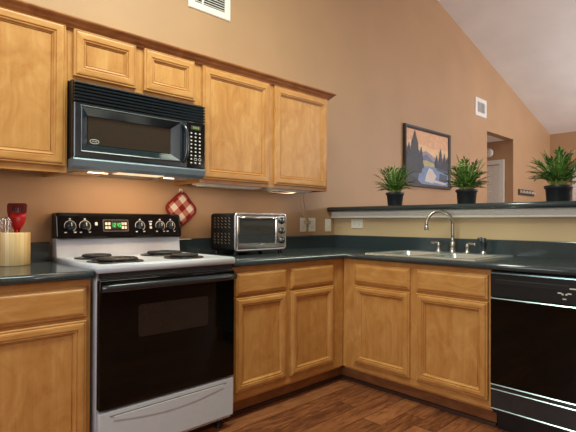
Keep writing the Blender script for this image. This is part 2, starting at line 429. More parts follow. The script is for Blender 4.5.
def upper_cabinet(s0, s1, z0, doors, label, frames, mids, side=True):
    T = TL; t = thing('wall_cabinet', ((s0+s1)/2, -.15, z0), label, 'cabinet', 'wall cabinets')
    mb = MB(T)
    mb.box(s0, s0+.018, .002, .287, z0, 2.12); mb.box(s1-.018, s1, .002, .287, z0, 2.12)
    mb.box(s0+.018, s1-.018, .002, .287, z0+.018, z0+.030); mb.box(s0+.018, s1-.018, .002, .287, 2.10, 2.12); mb.box(s0+.018, s1-.018, .002, .008, z0+.03, 2.10)
    mb.build('carcass', wood_v, t)
    mb = MB(T); a, b = s0+frames[0], s1-frames[1]
    mb.box(s0, a, .287, .305, z0, 2.12, 1); mb.box(b, s1, .287, .305, z0, 2.12, 1)
    mb.box(a, b, .287, .305, z0, z0+.035); mb.box(a, b, .287, .305, 2.075, 2.12)
    for m in mids: mb.box(m-.03, m+.03, .2875, .3055, z0+.03, 2.08, 1)
    mb.build('face_frame', [wood_h, wood_v], t)
    for d in doors: panelled(T, *d, .305, t)
    return t
upper_cabinet(-2.99, -2.370, 1.369, [(-2.945, -2.381, 1.40, 2.098)], 'tall maple wall cabinet left of the microwave', (.06, .03), [])
upper_cabinet(-2.369, -1.605, 1.826, [(-2.346, -2.02, 1.852, 2.090), (-1.974, -1.65, 1.852, 2.090)], 'short maple wall cabinet above the microwave', (.04, .06), [-1.997])
upper_cabinet(-1.604, -.442, 1.369, [(-1.594, -1.052, 1.391, 2.083), (-1.006, -.457, 1.391, 2.083)], 'maple two-door wall cabinet above the toaster oven', (.03, .03), [-1.029])
# crown moulding along the front and round the right end
mb = MB()
prof = [(0, 2.085), (.012, 2.085), (.016, 2.094), (.028, 2.102), (.034, 2.113), (.046, 2.120), (.050, 2.126), (.050, 2.132), (0, 2.132)]
A = [(-3.0, -.306-p, z) for p, z in prof]; B = [(-.441+p, -.306-p, z) for p, z in prof]; C = [(-.441+p, -.003, z) for p, z in prof]
mb.rings([A, B, C], 0, False)
tag(mb.build('crown_moulding', wood_dk), 'stained crown moulding running along the tops of the wall cabinets', 'moulding')

# ------------------------------------------------------------------ countertops
def counter_cells(xs, ys, inside, z0, z1, front):
    bm = bmesh.new(); V = {}
    def v(i, j):
        if (i, j) not in V: V[i, j] = bm.verts.new((xs[i], ys[j], z1))
        return V[i, j]
    fs = []
    for i in range(len(xs)-1):
        for j in range(len(ys)-1):
            if inside((xs[i]+xs[i+1])/2, (ys[j]+ys[j+1])/2):
                fs.append(bm.faces.new([v(i, j), v(i+1, j), v(i+1, j+1), v(i, j+1)]))
    r = bmesh.ops.extrude_face_region(bm, geom=fs)
    bmesh.ops.translate(bm, verts=[g for g in r['geom'] if isinstance(g, bmesh.types.BMVert)], vec=(0, 0, z0-z1))
    bmesh.ops.recalc_face_normals(bm, faces=bm.faces)
    es = [e for e in bm.edges if all(front(q.co) for q in e.verts) and abs(e.verts[0].co.z-e.verts[1].co.z) < 1e-6]
    r = bmesh.ops.bevel(bm, geom=es, offset=.017, segments=5, affect='EDGES', profile=.5)
    for f in r['faces']: f.smooth = True
    m = MB(); m.bm.free(); m.bm = bm; return m
def splash(parent, T, s0, s1, z1=1.018, d=.02):
    mb = MB(T); mb.prism([(.001, .9145), (d, .9145), (d, z1-.006), (d-.003, z1-.001), (d-.007, z1), (.001, z1)], s0, s1, 'x')
    return mb.build('backsplash', lam, parent)
t = thing('countertop', (-2.68, -.32, .875), 'short slate green laminate countertop left of the cooker', 'countertop', 'countertops')
mb = counter_cells([-3.0, -2.362], [-.645, -.001], lambda x, y: True, .876, .914, lambda c: abs(c.y+.645) < 1e-4)
mb.build('worktop', lam, t); splash(t, TL, -3.0, -2.362)
t = thing('countertop', (-.5, -.5, .875), 'long slate green laminate countertop turning the corner to the sink', 'countertop', 'countertops')
SX0, SX1, SY0, SY1 = -.575, -.125, -1.530, -.825     # cut-out for the bowls
mb = counter_cells([-1.598, -.645, SX0, SX1, -.001], [-2.75, SY0, SY1, -.645, -.001],
                   lambda x, y: (y > -.645 or x > -.645) and not (SX0 < x < SX1 and SY0 < y < SY1), .876, .914,
                   lambda c: (abs(c.y+.645) < 1e-4 and c.x < -.644) or (abs(c.x+.645) < 1e-4 and c.y < -.644))
mb.build('worktop', lam, t); splash(t, TL, -1.598, -.001)
splash(t, TR, .0205, 2.75)
# bar ledge
t = counter_cells([-.097, .27], [-2.75, -.001], lambda x, y: True, 1.2225, 1.262, lambda c: abs(c.x+.097) < 1e-4)
tag(t.build('bar_ledge', lam), 'dark slate ledge topping the half wall behind the sink', 'ledge')

# ------------------------------------------------------------------ cooker
def cooker():
    x0, x1 = -2.353, -1.604
    t = thing('range_cooker', ((x0+x1)/2, -.35, 0), 'white electric coil cooker with black glass oven door', 'cooker')
    mb = MB(); mb.box(x0+.004, x1-.004, -.632, -.006, .05, .898, 0, .003)
    mb.build('body', enamel, t)
    # cooktop
    mb = MB()
    lp = lambda i, z: [(x0+i, -.664+i, z), (x1-i, -.664+i, z), (x1-i, -.006-0*i, z), (x0+i, -.006-0*i, z)]
    mb.rings([lp(.004, .899), lp(0, .904), lp(0, .928), lp(.004, .935), lp(.012, .938), lp(.03, .938), lp(.04, .934)], 0, True)
    mb.build('cooktop', enamel, t)
    for i, (bx, by, r) in enumerate(((-2.205, -.50, .105), (-2.195, -.225, .080), (-1.825, -.495, .080), (-1.80, -.225, .105))):
        mb = MB(); mb.lathe((bx, by, .9338), [(r+.026, 0), (r+.026, .006), (r+.014, .0075), (r+.004, .003), (r*.3, .001)], 32)
        p = mb.build('drip_pan', pan_m, t)
        pts = []; turns = 4.2 if r > .09 else 3.3; N = int(turns*26)
        for k in range(N+1):
            a = 2*math.pi*turns*k/N; rr = .018+(r-.018)*k/N
            pts.append((bx+rr*math.cos(a), by+rr*math.sin(a), .9495))
        mb = MB(); mb.tube(pts, .0062, 6)
        for k in range(3):
            a = 2*math.pi*k/3; mb.box(min(bx, bx+r*math.cos(a)), max(bx, bx+r*math.cos(a))+.003, min(by, by+r*math.sin(a)), max(by, by+r*math.sin(a))+.003, .9405, .9445)
        mb.build('burner_coil', coil_m, t)
    # backguard: white riser and black glass control head
    mb = MB(); mb.prism([(-.006, .934), (-.087, .934), (-.075, 1.036), (-.006, 1.036)], x0+.006, x1-.006, 'x'); mb.build('riser', enamel, t)
    mb = MB()
    prof = [(-.004, 1.033), (-.094, 1.033), (-.100, 1.038), (-.101, 1.046), (-.082, 1.160), (-.076, 1.171), (-.064, 1.177), (-.004, 1.177)]
    A = lambda x, k: [(x, -.05+(y+.05)*k, 1.105+(z-1.105)*k) for y, z in prof]
    mb.rings([A(x0+.003, .9), A(x0+.007, .97), A(x0+.016, 1), A(x1-.016, 1), A(x1-.007, .97), A(x1-.003, .9)], 0, False)
    head = mb.build('control_head', black_gl, t)
    n = Vector((0, -.114, -.019)).normalized() if False else Vector((0, -.986, .165)); u = Vector((1, 0, 0)); w = Vector((0, .165, .986))
    def S_(x, z, d=0):      # a point on the sloping control face
        y = -.101+(z-1.046)*(.019/.114); return Vector((x, y, z))+n*d
    def disc(mbx, x, z, prof, m=24):
        c = S_(x, z)
        mbx.rings([[tuple(c+n*h+(u*math.cos(2*math.pi*k/m)+w*math.sin(2*math.pi*k/m))*r) for k in range(m)] for r, h in prof], 0, True)
    def ring_arc(mbx, x, z, r, a0, a1, th=.0022, m=18):
        c = S_(x, z, .0012)
        mbx.tube([c+(u*math.cos(math.radians(a0+(a1-a0)*k/m))+w*math.sin(math.radians(a0+(a1-a0)*k/m)))*r for k in range(m+1)], th, 5)
    for x in (-2.282, -2.204, -1.883, -1.752, -1.680):
        mb = MB(); ring_arc(mb, x, 1.104, .030, -60, 200, .0016)
        q = S_(x, 1.142, .001); mb.box(q.x-.005, q.x+.005, q.y-.001, q.y+.001, q.z-.004, q.z+.004)
        for sgn in (-1, 1):
            q = S_(x+sgn*.024, 1.070, .001); mb.box(q.x-.006, q.x+.006, q.y-.001, q.y+.001, q.z-.003, q.z+.003)
        mb.build('dial_marking', print_w, head)
        mb = MB(); disc(mb, x, 1.104, [(.024, 0), (.024, .006), (.020, .010), (.017, .022), (.014, .025)])
        c0 = S_(x, 1.104, .025)
        kb = mb.build('knob', black_pl, t)
        mb = MB(); mb.tube([c0-w*.004, c0+w*.015], .0028, 6); mb.build('pointer', print_w, kb)
    # clock display
    mb = MB(); c = S_(-2.085, 1.104, .002)
    def plate(mbx, cx, cz, wd, ht, d, th, mi=0, r=.006):
        pr = rrect(wd, ht, r); c = S_(cx, cz, d)
        mbx.rings([[tuple(c+u*p[0]+w*p[1]) for p in pr], [tuple(c+n*th+u*p[0]+w*p[1]) for p in pr]], mi, False)
    plate(mb, -2.031, 1.106, .150, .070, 0, .003); fr = mb.build('clock_bezel', nickel, t)
    mb = MB(); plate(mb, -2.031, 1.106, .139, .059, .003, .0015); mb.build('clock_panel', black_pl, fr)
    mb = MB(); plate(mb, -2.030, 1.108, .058, .036, .0045, .001, r=.002); dp = mb.build('clock_display', slot_d, fr)
    mb = MB()
    segs = {'1': 'bc', '2': 'abged', '4': 'fgbc', '5': 'afgcd', '0': 'abcdef', '3': 'abgcd'}
    box = {'a': (-.5, .5, .88, 1), 'g': (-.5, .5, .44, .56), 'd': (-.5, .5, 0, .12), 'f': (-.5, -.3, .5, 1), 'b': (.3, .5, .5, 1), 'e': (-.5, -.3, 0, .5), 'c': (.3, .5, 0, .5)}
    for k, ch in enumerate('1245'):
        cx = -2.053+k*.0140+(.004 if k > 1 else 0)
        for s_ in segs[ch]:
            a0, a1, b0, b1 = box[s_]
            ps = [S_(cx+.009*a, 1.097+.022*b, .0062) for a, b in ((a0, b0), (a1, b0), (a1, b1), (a0, b1))]
            mb.poly([tuple(p) for p in ps])
    mb.build('digits', led_green, fr, normals=False)
    for sx in (-2.088, -2.071, -1.992, -1.975):
        for sz in (1.094, 1.116):
            mb = MB(); plate(mb, sx, sz, .0135, .016, .0045, .002, r=.003); mb.build('button', plate_w, fr)
    for x, z, wd, ht in ((-2.142, 1.116, .014, .018), (-1.815, 1.114, .014, .014), (-1.815, 1.094, .014, .014), (-1.823, 1.130, .005, .008), (-1.815, 1.130, .005, .008), (-1.807, 1.130, .005, .008)):
        mb = MB(); plate(mb, x, z, wd, ht, .0005, .0008, r=.001); mb.build('panel_marking', print_w, head)
    # vent strip under the cooktop
    mb = MB(); mb.box(x0+.014, x1-.014, -.655, -.632, .872, .897); 
    for k in range(3): mb.box(x0+.02, x1-.02, -.658, -.655, .875+.0075*k, .879+.0075*k, 0, .001, 1)
    mb.build('vent_strip', black_mt, t)
    # oven door
    dx0, dx1 = x0+.006, x1-.006
    mb = MB(); mb.box(dx0, dx1, -.668, -.634, .290, .868, 0, .006, 3); door = mb.build('oven_door', black_gls, t)
    mb = MB(); cx, cz, wd, ht = -1.975, .667, .385, .152
    pr = rrect(wd, ht, .018)
    mb.rings([[(cx+p[0], -.6682, cz+p[1]) for p in pr], [(cx+p[0], -.6694, cz+p[1]) for p in pr]], 0, False); mb.build('oven_window', oven_gl, door)
    mb = MB()   # full width handle: soft triangular bar stood off on two end posts
    prof = [(-.683, .852), (-.692, .847), (-.696, .834), (-.692, .818), (-.681, .812), (-.677, .832), (-.679, .848)]
    N = 12; loops = []
    for k in range(N+1):
        s = k/N; x = dx0+.004+(dx1-dx0-.008)*s; e = min(1, min(s, 1-s)/.06+.8)
        loops.append([(x, -.705+(y+.705)*1, .832+(z-.832)*e) for y, z in prof])
    mb.rings(loops, 0, True)
    for px in (dx0+.05, dx1-.05): mb.box(px-.018, px+.018, -.683, -.667, .820, .842, 0, .004)
    mb.build('handle', black_pl, door)
    # storage drawer with a scooped pull
    mb = MB(); mb.box(dx0, dx1, -.664, -.634, .072, .281, 0, .008, 3); dr = mb.build('drawer', enamel, t)
    mb = MB()
    N = 24; up, lo = [], []
    for k in range(N+1):
        s = k/N; x = dx0+.07+(dx1-dx0-.14)*s; b = math.sin(math.pi*s)
        up.append((x, .256)); lo.append((x, .240-.030*b))
    outer = up+lo[::-1]
    L1 = [(p[0], -.6638, p[1]) for p in outer]; L2 = [(p[0], -.6665, p[1]-.003) for p in outer]
    mb.rings([L1, L2], 0, False); mb.build('drawer_pull', enamel, dr)
    mb = MB(); mb.box(dx0+.05, dx1-.05, -.6655, -.6636, .2565, .2605); mb.build('pull_groove', plain('grey_groove', sr(120, 118, 116), .5), dr)
    for fx in (x0+.06, x1-.06):
        for fy in (-.60, -.06):
            mb = MB(); mb.lathe((fx, fy, 0), [(.018, 0), (.02, .01), (.011, .016), (.011, .052)], 12); mb.build('foot', black_mt, t)
cooker()

# ------------------------------------------------------------------ microwave
def microwave():
    x0, x1 = -2.364, -1.619; F = -.385
    t = thing('microwave', ((x0+x1)/2, -.2, 1.385), 'black over-the-range microwave hung under the short cabinet', 'microwave')
    mb = MB(); mb.box(x0, x1, -.350, -.004, 1.437, 1.8245, 0, .003); body = mb.build('body', black_mt, t)
    # vent grille
    mb = MB(); mb.box(x0, x1, -.366, -.350, 1.712, 1.815)
    for k in range(6):
        z = 1.716+k*.0168
        mb.prism([(-.366, z), (-.386, z+.001), (-.388, z+.006), (-.382, z+.011), (-.366, z+.013)], x0+.002, x1-.002, 'x')
    mb.build('vent_grille', black_pl, t)
    # door with a deep bevelled frame
    a0, a1, z0, z1 = x0+.001, -1.738, 1.441, 1.709
    mb = MB(); lp = lambda l, r, b, tt, y: [(a0+l, y, z0+b), (a1-r, y, z0+b), (a1-r, y, z1-tt), (a0+l, y, z1-tt)]
    mb.rings([lp(0, 0, 0, 0, -.351), lp(0, 0, 0, 0, F+.004), lp(.004, .004, .004, .004, F), lp(.026, .040, .026, .010, F), lp(.031, .044, .031, .014, F-.002),
              lp(.036, .048, .036, .018, F), lp(.076, .092, .074, .054, F+.034)], 0, False)
    door = mb.build('door', black_pl, t)
    mb = MB(); mb.box(a0+.076, a1-.092, F+.0310, F+.0336, z0+.074, z1-.054); mb.build('window', grey_gl, door)
    mb = MB(); cx, cz = a0+.108, z0+.090
    mb.tube([(cx+.022*math.cos(k*math.pi/12), F+.0305, cz+.0105*math.sin(k*math.pi/12)) for k in range(24)], .0016, 5, close=True)
    mb.tube([(cx-.011, F+.0305, cz-.002), (cx-.006, F+.0305, cz+.004), (cx-.002, F+.0305, cz-.003), (cx+.003, F+.0305, cz+.004), (cx+.008, F+.0305, cz-.003), (cx+.012, F+.0305, cz+.003)], .0015, 5)
    mb.build('oval_badge', print_w, door)
    mb = MB(); hx = -1.764
    mb.tube(bez((hx, F+.004, 1.682), (hx+.01, F-.034, 1.675), (hx+.014, F-.040, 1.50), (hx, F+.004, 1.468), 18), [.007]+[.0105]*17+[.007], 10)
    mb.build('handle', black_pl, door)
    # control panel
    mb = MB(); mb.box(-1.736, x1-.001, F, -.351, 1.441, 1.709, 0, .004); cp = mb.build('control_panel', black_gl, t)
    mb = MB(); mb.box(-1.718, -1.652, F-.0012, F-.0002, 1.664, 1.690); dp = mb.build('display', slot_d, cp)
    mb = MB()
    for k in range(4): mb.box(-1.704+.0115*k, -1.697+.0115*k, F-.0016, F-.0011, 1.671, 1.684)
    mb.build('digits', led_dim, cp)
    for r in range(9):
        for c in range(3):
            x = -1.714+c*.0285; z = 1.644-r*.0215
            mb = MB()
            if r == 7 and c > 0: mb.tube([(x+.009*math.cos(k*math.pi/6), F-.001, z+.007*math.sin(k*math.pi/6)) for k in range(12)], .0014, 5, close=True)
            else: mb.box(x-.0055, x+.0055, F-.0014, F-.0002, z-.0040, z+.0040, 0, .0005, 1)
            mb.build('button', print_w, cp)
    # underside hood with lamp lens
    mb = MB(); mb.prism([(F+.004, 1.4405), (F-.001, 1.432), (F+.008, 1.402), (F+.030, 1.388), (-.004, 1.388), (-.004, 1.4365), (-.345, 1.4365), (-.345, 1.4405)], x0-.002, x1+.002, 'x')
    hood = mb.build('hood_base', hood_gr, t)
    mb = MB(); mb.box(-2.12, -1.86, -.335, -.255, 1.3845, 1.3885); mb.build('lamp_lens', hood_lens, t)
    for fx in (-2.33, -1.83):
        mb = MB(); mb.box(fx+.02, fx+.19, -.24, -.04, 1.385, 1.3885); mb.build('grease_filter', steel, t)
    area('hood_lamp', (-1.99, -.27, 1.380), (-1.99, -.12, .9), .5, .10, 3.2, (1, .70, .42))
microwave()

# ------------------------------------------------------------------ dishwasher
def dishwasher():
    T = TR; s0, s1 = 1.654, 2.256
    t = thing('dishwasher', T((s0+s1)/2, .32, 0), 'black built-in dishwasher right of the sink cabinet', 'dishwasher')
    mb = MB(T); mb.box(s0, s1, .03, .60, .10, .868); mb.build('tub', black_mt, t)
    mb = MB(T); mb.box(s0+.002, s1-.002, .6, .640, .734, .866, 0, .005); cp = mb.build('control_panel', plain('black_panel_plastic', (.007, .010, .013), .3, var=.2, spec=.5), t)
    mb = MB(T); mb.prism([(.6385, .8665), (.6455, .8595), (.6455, .8575), (.6385, .8575)], s0+.006, s1-.006, 'x'); mb.build('top_trim', plain('dark_steel_trim', sr(92, 108, 116), .22, .9), cp)
    mb = MB(T); mb.box(s0+.03, s0+.38, .6395, .6415, .806, .830, 0, .001, 1); v = mb.build('vent_recess', slot_d, cp)
    for k in range(3):
        mb = MB(T); mb.box(s0+.032, s0+.378, .6412, .6445, .8075+.0075*k, .811+.0075*k); mb.build('vent_bar', black_mt, v)
    cs = 2.012
    for q0, q1, z0, z1 in ((-.055, .055, .812, .818), (-.030, -.012, .787, .793), (.012, .030, .787, .793), (-.012, -.004, .781, .789), (.004, .012, .781, .789), (-.008, .008, .760, .765)):
        mb = MB(T); mb.box(cs+q0, cs+q1, .6398, .6408, z0, z1); mb.build('panel_marking', print_w, cp)
    mb = MB(T); mb.box(s0+.002, s1-.002, .6, .640, .264, .729, 0, .005); d = mb.build('door', black_gls, t)
    edge = plain('edge_highlight', sr(165, 186, 194), .22, .9)  # pale beads stand in for highlights along the black bevelled edges
    bead = lambda zt, d0: MB(T).prism([(d0, zt), (d0+.0045, zt-.0045), (d0+.0045, zt-.006), (d0, zt-.006)], s0+.004, s1-.004, 'x')
    mb = bead(.730, .6395); mb.build('door_edge', edge, d)
    mb = bead(.2695, .6395); mb.build('door_edge', edge, d)
    mb = MB(T); mb.box(s0+.002, s1-.002, .6, .636, .134, .258, 0, .004); k = mb.build('lower_panel', black_pl, t)
    mb = bead(.243, .6355); mb.build('panel_edge', edge, k)
    mb = bead(.140, .6355); mb.build('panel_edge', edge, k)
    mb = MB(T); mb.box(s0+.006, s1-.006, .53, .553, .0, .134); mb.build('kick_plate', black_mt, t)
dishwasher()

# ------------------------------------------------------------------ sink and tap
def sink():
    x0, x1, y0, y1 = -.60, -.058, -1.553, -.802; z = .9145
    t = thing('kitchen_sink', ((x0+x1)/2, (y0+y1)/2, z), 'double-bowl stainless steel sink set into the counter', 'sink')
    bowls = ((SX0+.02, SX1-.045, SY0+.02, -1.197), (SX0+.02, SX1-.045, -1.157, SY1-.02))
    mb = MB()
    def rect(a0, a1, b0, b1, zz): return [(a0, b0, zz), (a1, b0, zz), (a1, b1, zz), (a0, b1, zz)]
    # rim as cells round the bowls
    xs = [x0, bowls[0][0], bowls[0][1], x1]; ys = [y0, bowls[0][2], bowls[0][3], bowls[1][2], bowls[1][3], y1]
    for i in range(3):
        for j in range(5):
            if i == 1 and j in (1, 3): continue
            mb.poly([(xs[i], ys[j], z+.009), (xs[i+1], ys[j], z+.009), (xs[i+1], ys[j+1], z+.009), (xs[i], ys[j+1], z+.009)])
    L = [rect(x0, x1, y0, y1, z+.009), rect(x0-.004, x1+.004, y0-.004, y1+.004, z+.006), rect(x0-.006, x1+.006, y0-.006, y1+.006, z)]
    mb.rings(L, 0, False, True, False, False)
    rim = mb.build('rim', sink_st, t, doubles=True)
    for b in bowls:
        mb = MB(); c = ((b[0]+b[1])/2, (b[2]+b[3])/2); w, h = b[1]-b[0], b[3]-b[2]
        def lp(sc, r, zz): return [(c[0]+p[0], c[1]+p[1], zz) for p in rrect(w-sc, h-sc, r, 6)]
        # a flange fills the square corners, then the bowl sinks and returns outside
        mb.rings([lp(-.004, .004, z+.0085), lp(.0, .03, z+.0088), lp(.006, .035, z+.002), lp(.03, .05, z-.14), lp(.07, .06, z-.165), lp(w-.02 if False else .16, .02, z-.168)], 0, True, True, False, True)
        bo = mb.build('bowl', sink_st, t)
        mb = MB(); mb.lathe((c[0], c[1], z-.1675), [(.045, 0), (.045, .003), (.036, .004), (.03, .001)], 20); mb.build('drain', chrome, bo)
    return t
sink()
def tap():
    bx, by, z = -.100, -1.17, .9242
    t = thing('kitchen_tap', (bx, by, z), 'gooseneck nickel tap with two lever handles on the sink', 'tap')
    mb = MB(); mb.lathe((bx, by, z), [(.027, 0), (.027, .006), (.021, .012), (.018, .04), (.021, .046), (.017, .056), (.0135, .075)], 20)
    mb.build('base', nickel, t)
    d = Vector((-.15, .135, 0)).normalized(); R = .092
    p = [Vector((bx, by, z+.07)), Vector((bx, by, z+.12)), Vector((bx, by, 1.118))]
    for k in range(1, 17):
        a = math.pi*k/16; p.append(Vector((bx, by, 1.118))+d*(R-R*math.cos(a))+Vector((0, 0, R*math.sin(a))))
    p.append(p[-1]+Vector((0, 0, -.012))); e = p[-1]
    mb = MB(); mb.tube(p, .0115, 12); sp = mb.build('spout', nickel, t)
    mb = MB(); mb.lathe((e.x, e.y, e.z-.030), [(.0125, 0), (.015, .002), (.0155, .018), (.013, .034)], 16); mb.build('aerator', nickel, sp)
    for hy, sgn in ((by+.105, 1), (by-.105, -1)):
        mb = MB(); mb.lathe((bx, hy, z), [(.024, 0), (.024, .005), (.016, .012), (.012, .034), (.016, .042), (.013, .054), (.009, .060)], 18)
        h = mb.build('handle', nickel, t)
        mb = MB(); mb.tube(bez((bx, hy, z+.054), (bx, hy, z+.068), (bx-.004, hy+sgn*.02, z+.062), (bx-.008, hy+sgn*.062, z+.062), 10), [.009]*3+[.0075]*6+[.0085, .007], 10)
        mb.build('lever', nickel, h)
tap()
def sprayer():
    x, y, z = -.105, -1.388, .9242
    t = thing('side_sprayer', (x, y, z), 'black hand sprayer upright at the right end of the sink', 'sprayer')
    mb = MB(); mb.lathe((x, y, z), [(.024, 0), (.024, .006), (.017, .012), (.016, .02)], 16); mb.build('holder', nickel, t)
    mb = MB(); mb.lathe((x, y, z+.018), [(.014, 0), (.016, .02), (.019, .05), (.020, .070), (.018, .082), (.010, .088)], 16)
    mb.tube([(x, y, z+.088), (x-.012, y+.016, z+.096), (x-.020, y+.028, z+.092)], [.016, .015, .013], 10)
    mb.build('wand', black_pl, t)
sprayer()

# ------------------------------------------------------------------ toaster oven
def toaster():
    x0, x1, yb, yf, z0, z1 = -1.372, -.925, -.08, -.352, .940, 1.187
    t = thing('toaster_oven', ((x0+x1)/2, -.21, .9142), 'black and chrome toaster oven on the counter', 'toaster oven')
    xw, zh = (x1-x0), z1-z0; cx, cz = (x0+x1)/2, (z0+z1)/2
    out = rrect(xw, zh, .022); inn = rrect(xw-.03, zh-.03, .012)
    P = lambda q, y: [(cx+p[0], y, cz+p[1]) for p in q]
    mb = MB(); mb.rings([P(rrect(xw-.012, zh-.012, .02), yb), P(out, yb-.006), P(out, yf+.012), P(inn, yf+.012), P(inn, yb-.02)], 0, True, True, True, True)
    sh = mb.build('shell', plain('black_toaster_shell', (.006, .0055, .005), .6, var=.2, spec=.15), t)
    for a, s in ((0, x0), (1, x1)):        # punched vents, two blocks of slanted slots per side
        mb = MB()
        for bz in (1.093, .990):
            for i in range(5):
                for j in range(4):
                    y = -.132-.040*i; z = bz+.020*j
                    sx = -.0008 if a == 0 else .0008
                    mb.poly([(s+sx, y-.010, z-.005), (s+sx, y+.004, z+.002), (s+sx, y+.010, z+.009), (s+sx, y-.004, z+.002)])
        mb.build('side_vents', plain('vent_slot_grey', sr(170, 156, 142), .4, .3), sh, normals=False)
    # chrome front frame
    DX = x1-.078
    mb = MB(); mb.rings([P(out, yf+.0115), P(rrect(xw+.004, zh+.004, .024), yf+.004), P(rrect(xw, zh, .022), yf-.003), P(rrect(xw-.016, zh-.016, .016), yf-.004), P(inn, yf+.004)], 0, True, True, False, False)
    mb.build('front_frame', steel, t)
    mb = MB(); mb.box(DX, x1-.012, yf+.0, yf+.012, z0+.012, z1-.012, 0, .003); cp = mb.build('control_panel', steel, t)
    for k, z in enumerate((1.138, 1.070, 1.004)):
        mb = MB(); mb.lathe(((DX+x1)/2-.004, yf, z), [(.023, 0), (.023, -.004), (.019, -.006), (.017, -.020), (.015, -.022)], 20, 'y'); kb = mb.build('knob', black_pl, t)
        mb = MB(); a = math.radians((90, 60, 110)[k]); kx = (DX+x1)/2-.004
        mb.tube([(kx-.012*math.cos(a), yf-.0225, z-.012*math.sin(a)), (kx+.014*math.cos(a), yf-.0225, z+.014*math.sin(a))], .0022, 6); mb.build('pointer', chrome, kb)
    # door: chrome frame with glass
    a0, a1, b0, b1 = x0+.016, DX-.004, z0+.014, z1-.018
    mb = MB(); lp = lambda i, j, y: [(a0+i, y, b0+j), (a1-i, y, b0+j), (a1-i, y, b1-i), (a0+i, y, b1-i)]
    mb.rings([lp(.018, .036, yf+.010), lp(0, 0, yf+.010), lp(0, 0, yf-.002), lp(.003, .003, yf-.005), lp(.015, .032, yf-.005), lp(.018, .036, yf+.0)], 0, False, True, False, False)
    d = mb.build('door', chrome, t)
    gm = NT('smoked_glass'); gm.color((.3, .32, .33)); gm = gm.set(.03, 0, .6, trans=.85, ior=1.45)
    mb = MB(); mb.box(a0+.018, a1-.018, yf+.002, yf+.006, b0+.036, b1-.018); mb.build('glass', gm, d)
    mb = MB(); hz = b1-.012; mb.tube([(a0+.02, yf-.004, hz), (a0+.024, yf-.028, hz), (a0+.04, yf-.034, hz), (a1-.04, yf-.034, hz), (a1-.024, yf-.028, hz), (a1-.02, yf-.004, hz)], .0085, 10); mb.build('handle', chrome, d)
    # rack and heating rods inside
    mb = MB()
    for k in range(9): mb.tube([(x0+.03+.038*k, yf+.03, 1.05), (x0+.03+.038*k, yb-.04, 1.05)], .002, 6)
    for y in (yf+.03, yb-.04): mb.tube([(x0+.02, y, 1.05), (x1-.09, y, 1.05)], .0025, 6)
    mb.build('rack', chrome, t)
    for z in (.985, 1.145):
        mb = MB(); mb.tube([(x0+.02, -.20, z), (x1-.09, -.20, z)], .005, 8); mb.build('heating_rod', steel, t)
    for fx in (x0+.03, x1-.03):
        for fy in (yf+.03, yb-.03):
            mb = MB(); mb.lathe((fx, fy, .9142), [(.014, 0), (.016, .004), (.012, .027)], 12); mb.build('foot', black_mt, t)
toaster()

# ------------------------------------------------------------------ utensil crock and utensils
CX, CY = -2.562, -.135
t = thing('utensil_crock', (CX, CY, .9142), 'bamboo utensil crock on the counter left of the cooker', 'crock')
mb = MB(); mb.lathe((CX, CY, .9142), [(.071, 0), (.074, .003), (.0745, .155), (.073, .160), (.066, .160), (.065, .155), (.065, .012), (.01, .010)], 44, cap1=True)
mb.build('pot', bamboo_m, t)
def utensil(name, label, cat, group, foot, head, build):
    t = thing(name, foot, label, cat, group); build(t, Vector(foot), Vector(head))
def blade_frame(f, h):
    d = (h-f).normalized(); return d
view_r = Vector((.724, -.69, 0)); view_f = Vector((.69, .724, 0))
def flat_blade(name, mat, t, prof, c, d, side, th):
    """blade from (half width, height) pairs along d; thickness across"""
    nrm = side.cross(d).normalized(); mb = MB()
    loops = []
    for hw, h, cup in prof:
        o = c+d*h+nrm*cup
        loops.append([tuple(o-side*hw-nrm*th), tuple(o-side*hw*.5-nrm*th*1.3), tuple(o+side*hw*.5-nrm*th*1.3), tuple(o+side*hw-nrm*th), tuple(o+side*hw+nrm*th), tuple(o-side*hw+nrm*th)])
    mb.rings(loops, 0, True); return mb.build(name, mat, t), nrm
def turner(t, f, h):
    d = (h-f).normalized(); side = (view_r-d*view_r.dot(d)).normalized()
    mb = MB(); mb.tube([f, f+d*.10, f+d*.205], [.007, .007, .006], 8); mb.build('shaft', red_dk, t)
    b, nrm = flat_blade('blade', red_dk, t, [(.014, .0, 0), (.040, .018, 0), (.048, .05, .002), (.050, .085, .004), (.042, .094, .005)], f+d*.20, d, side, .0022)
    for k in range(5):
        c = f+d*.255+side*(-.024+.012*k)+nrm*.0050
        mb = MB(); mb.tube([c, c+d*.026+side*.004], .0028, 6); mb.build('slot', slot_d, b)
utensil('slotted_turner', 'dark red slotted turner standing at the back of the bamboo crock', 'turner', 'utensils in the crock', (CX+.004, CY+.020, .927), (CX+.030, CY+.046, 1.225), turner)
def spatula(t, f, h):
    d = (h-f).normalized(); side = (view_r-d*view_r.dot(d)).normalized()
    mb = MB(); mb.tube([f, f+d*.10, f+d*.165], [.007, .007, .0065], 8); mb.build('shaft', red_sil, t)
    flat_blade('bowl', red_sil, t, [(.008, .0, 0), (.018, .015, .003), (.034, .042, .008), (.040, .070, .007), (.038, .086, .003), (.030, .094, 0)], f+d*.150, d, side, .003)
utensil('spoonula', 'bright red silicone spoon spatula in front of the turner in the crock', 'spatula', 'utensils in the crock', (CX-.002, CY-.032, .927), (CX+.018, CY-.018, 1.14), spatula)
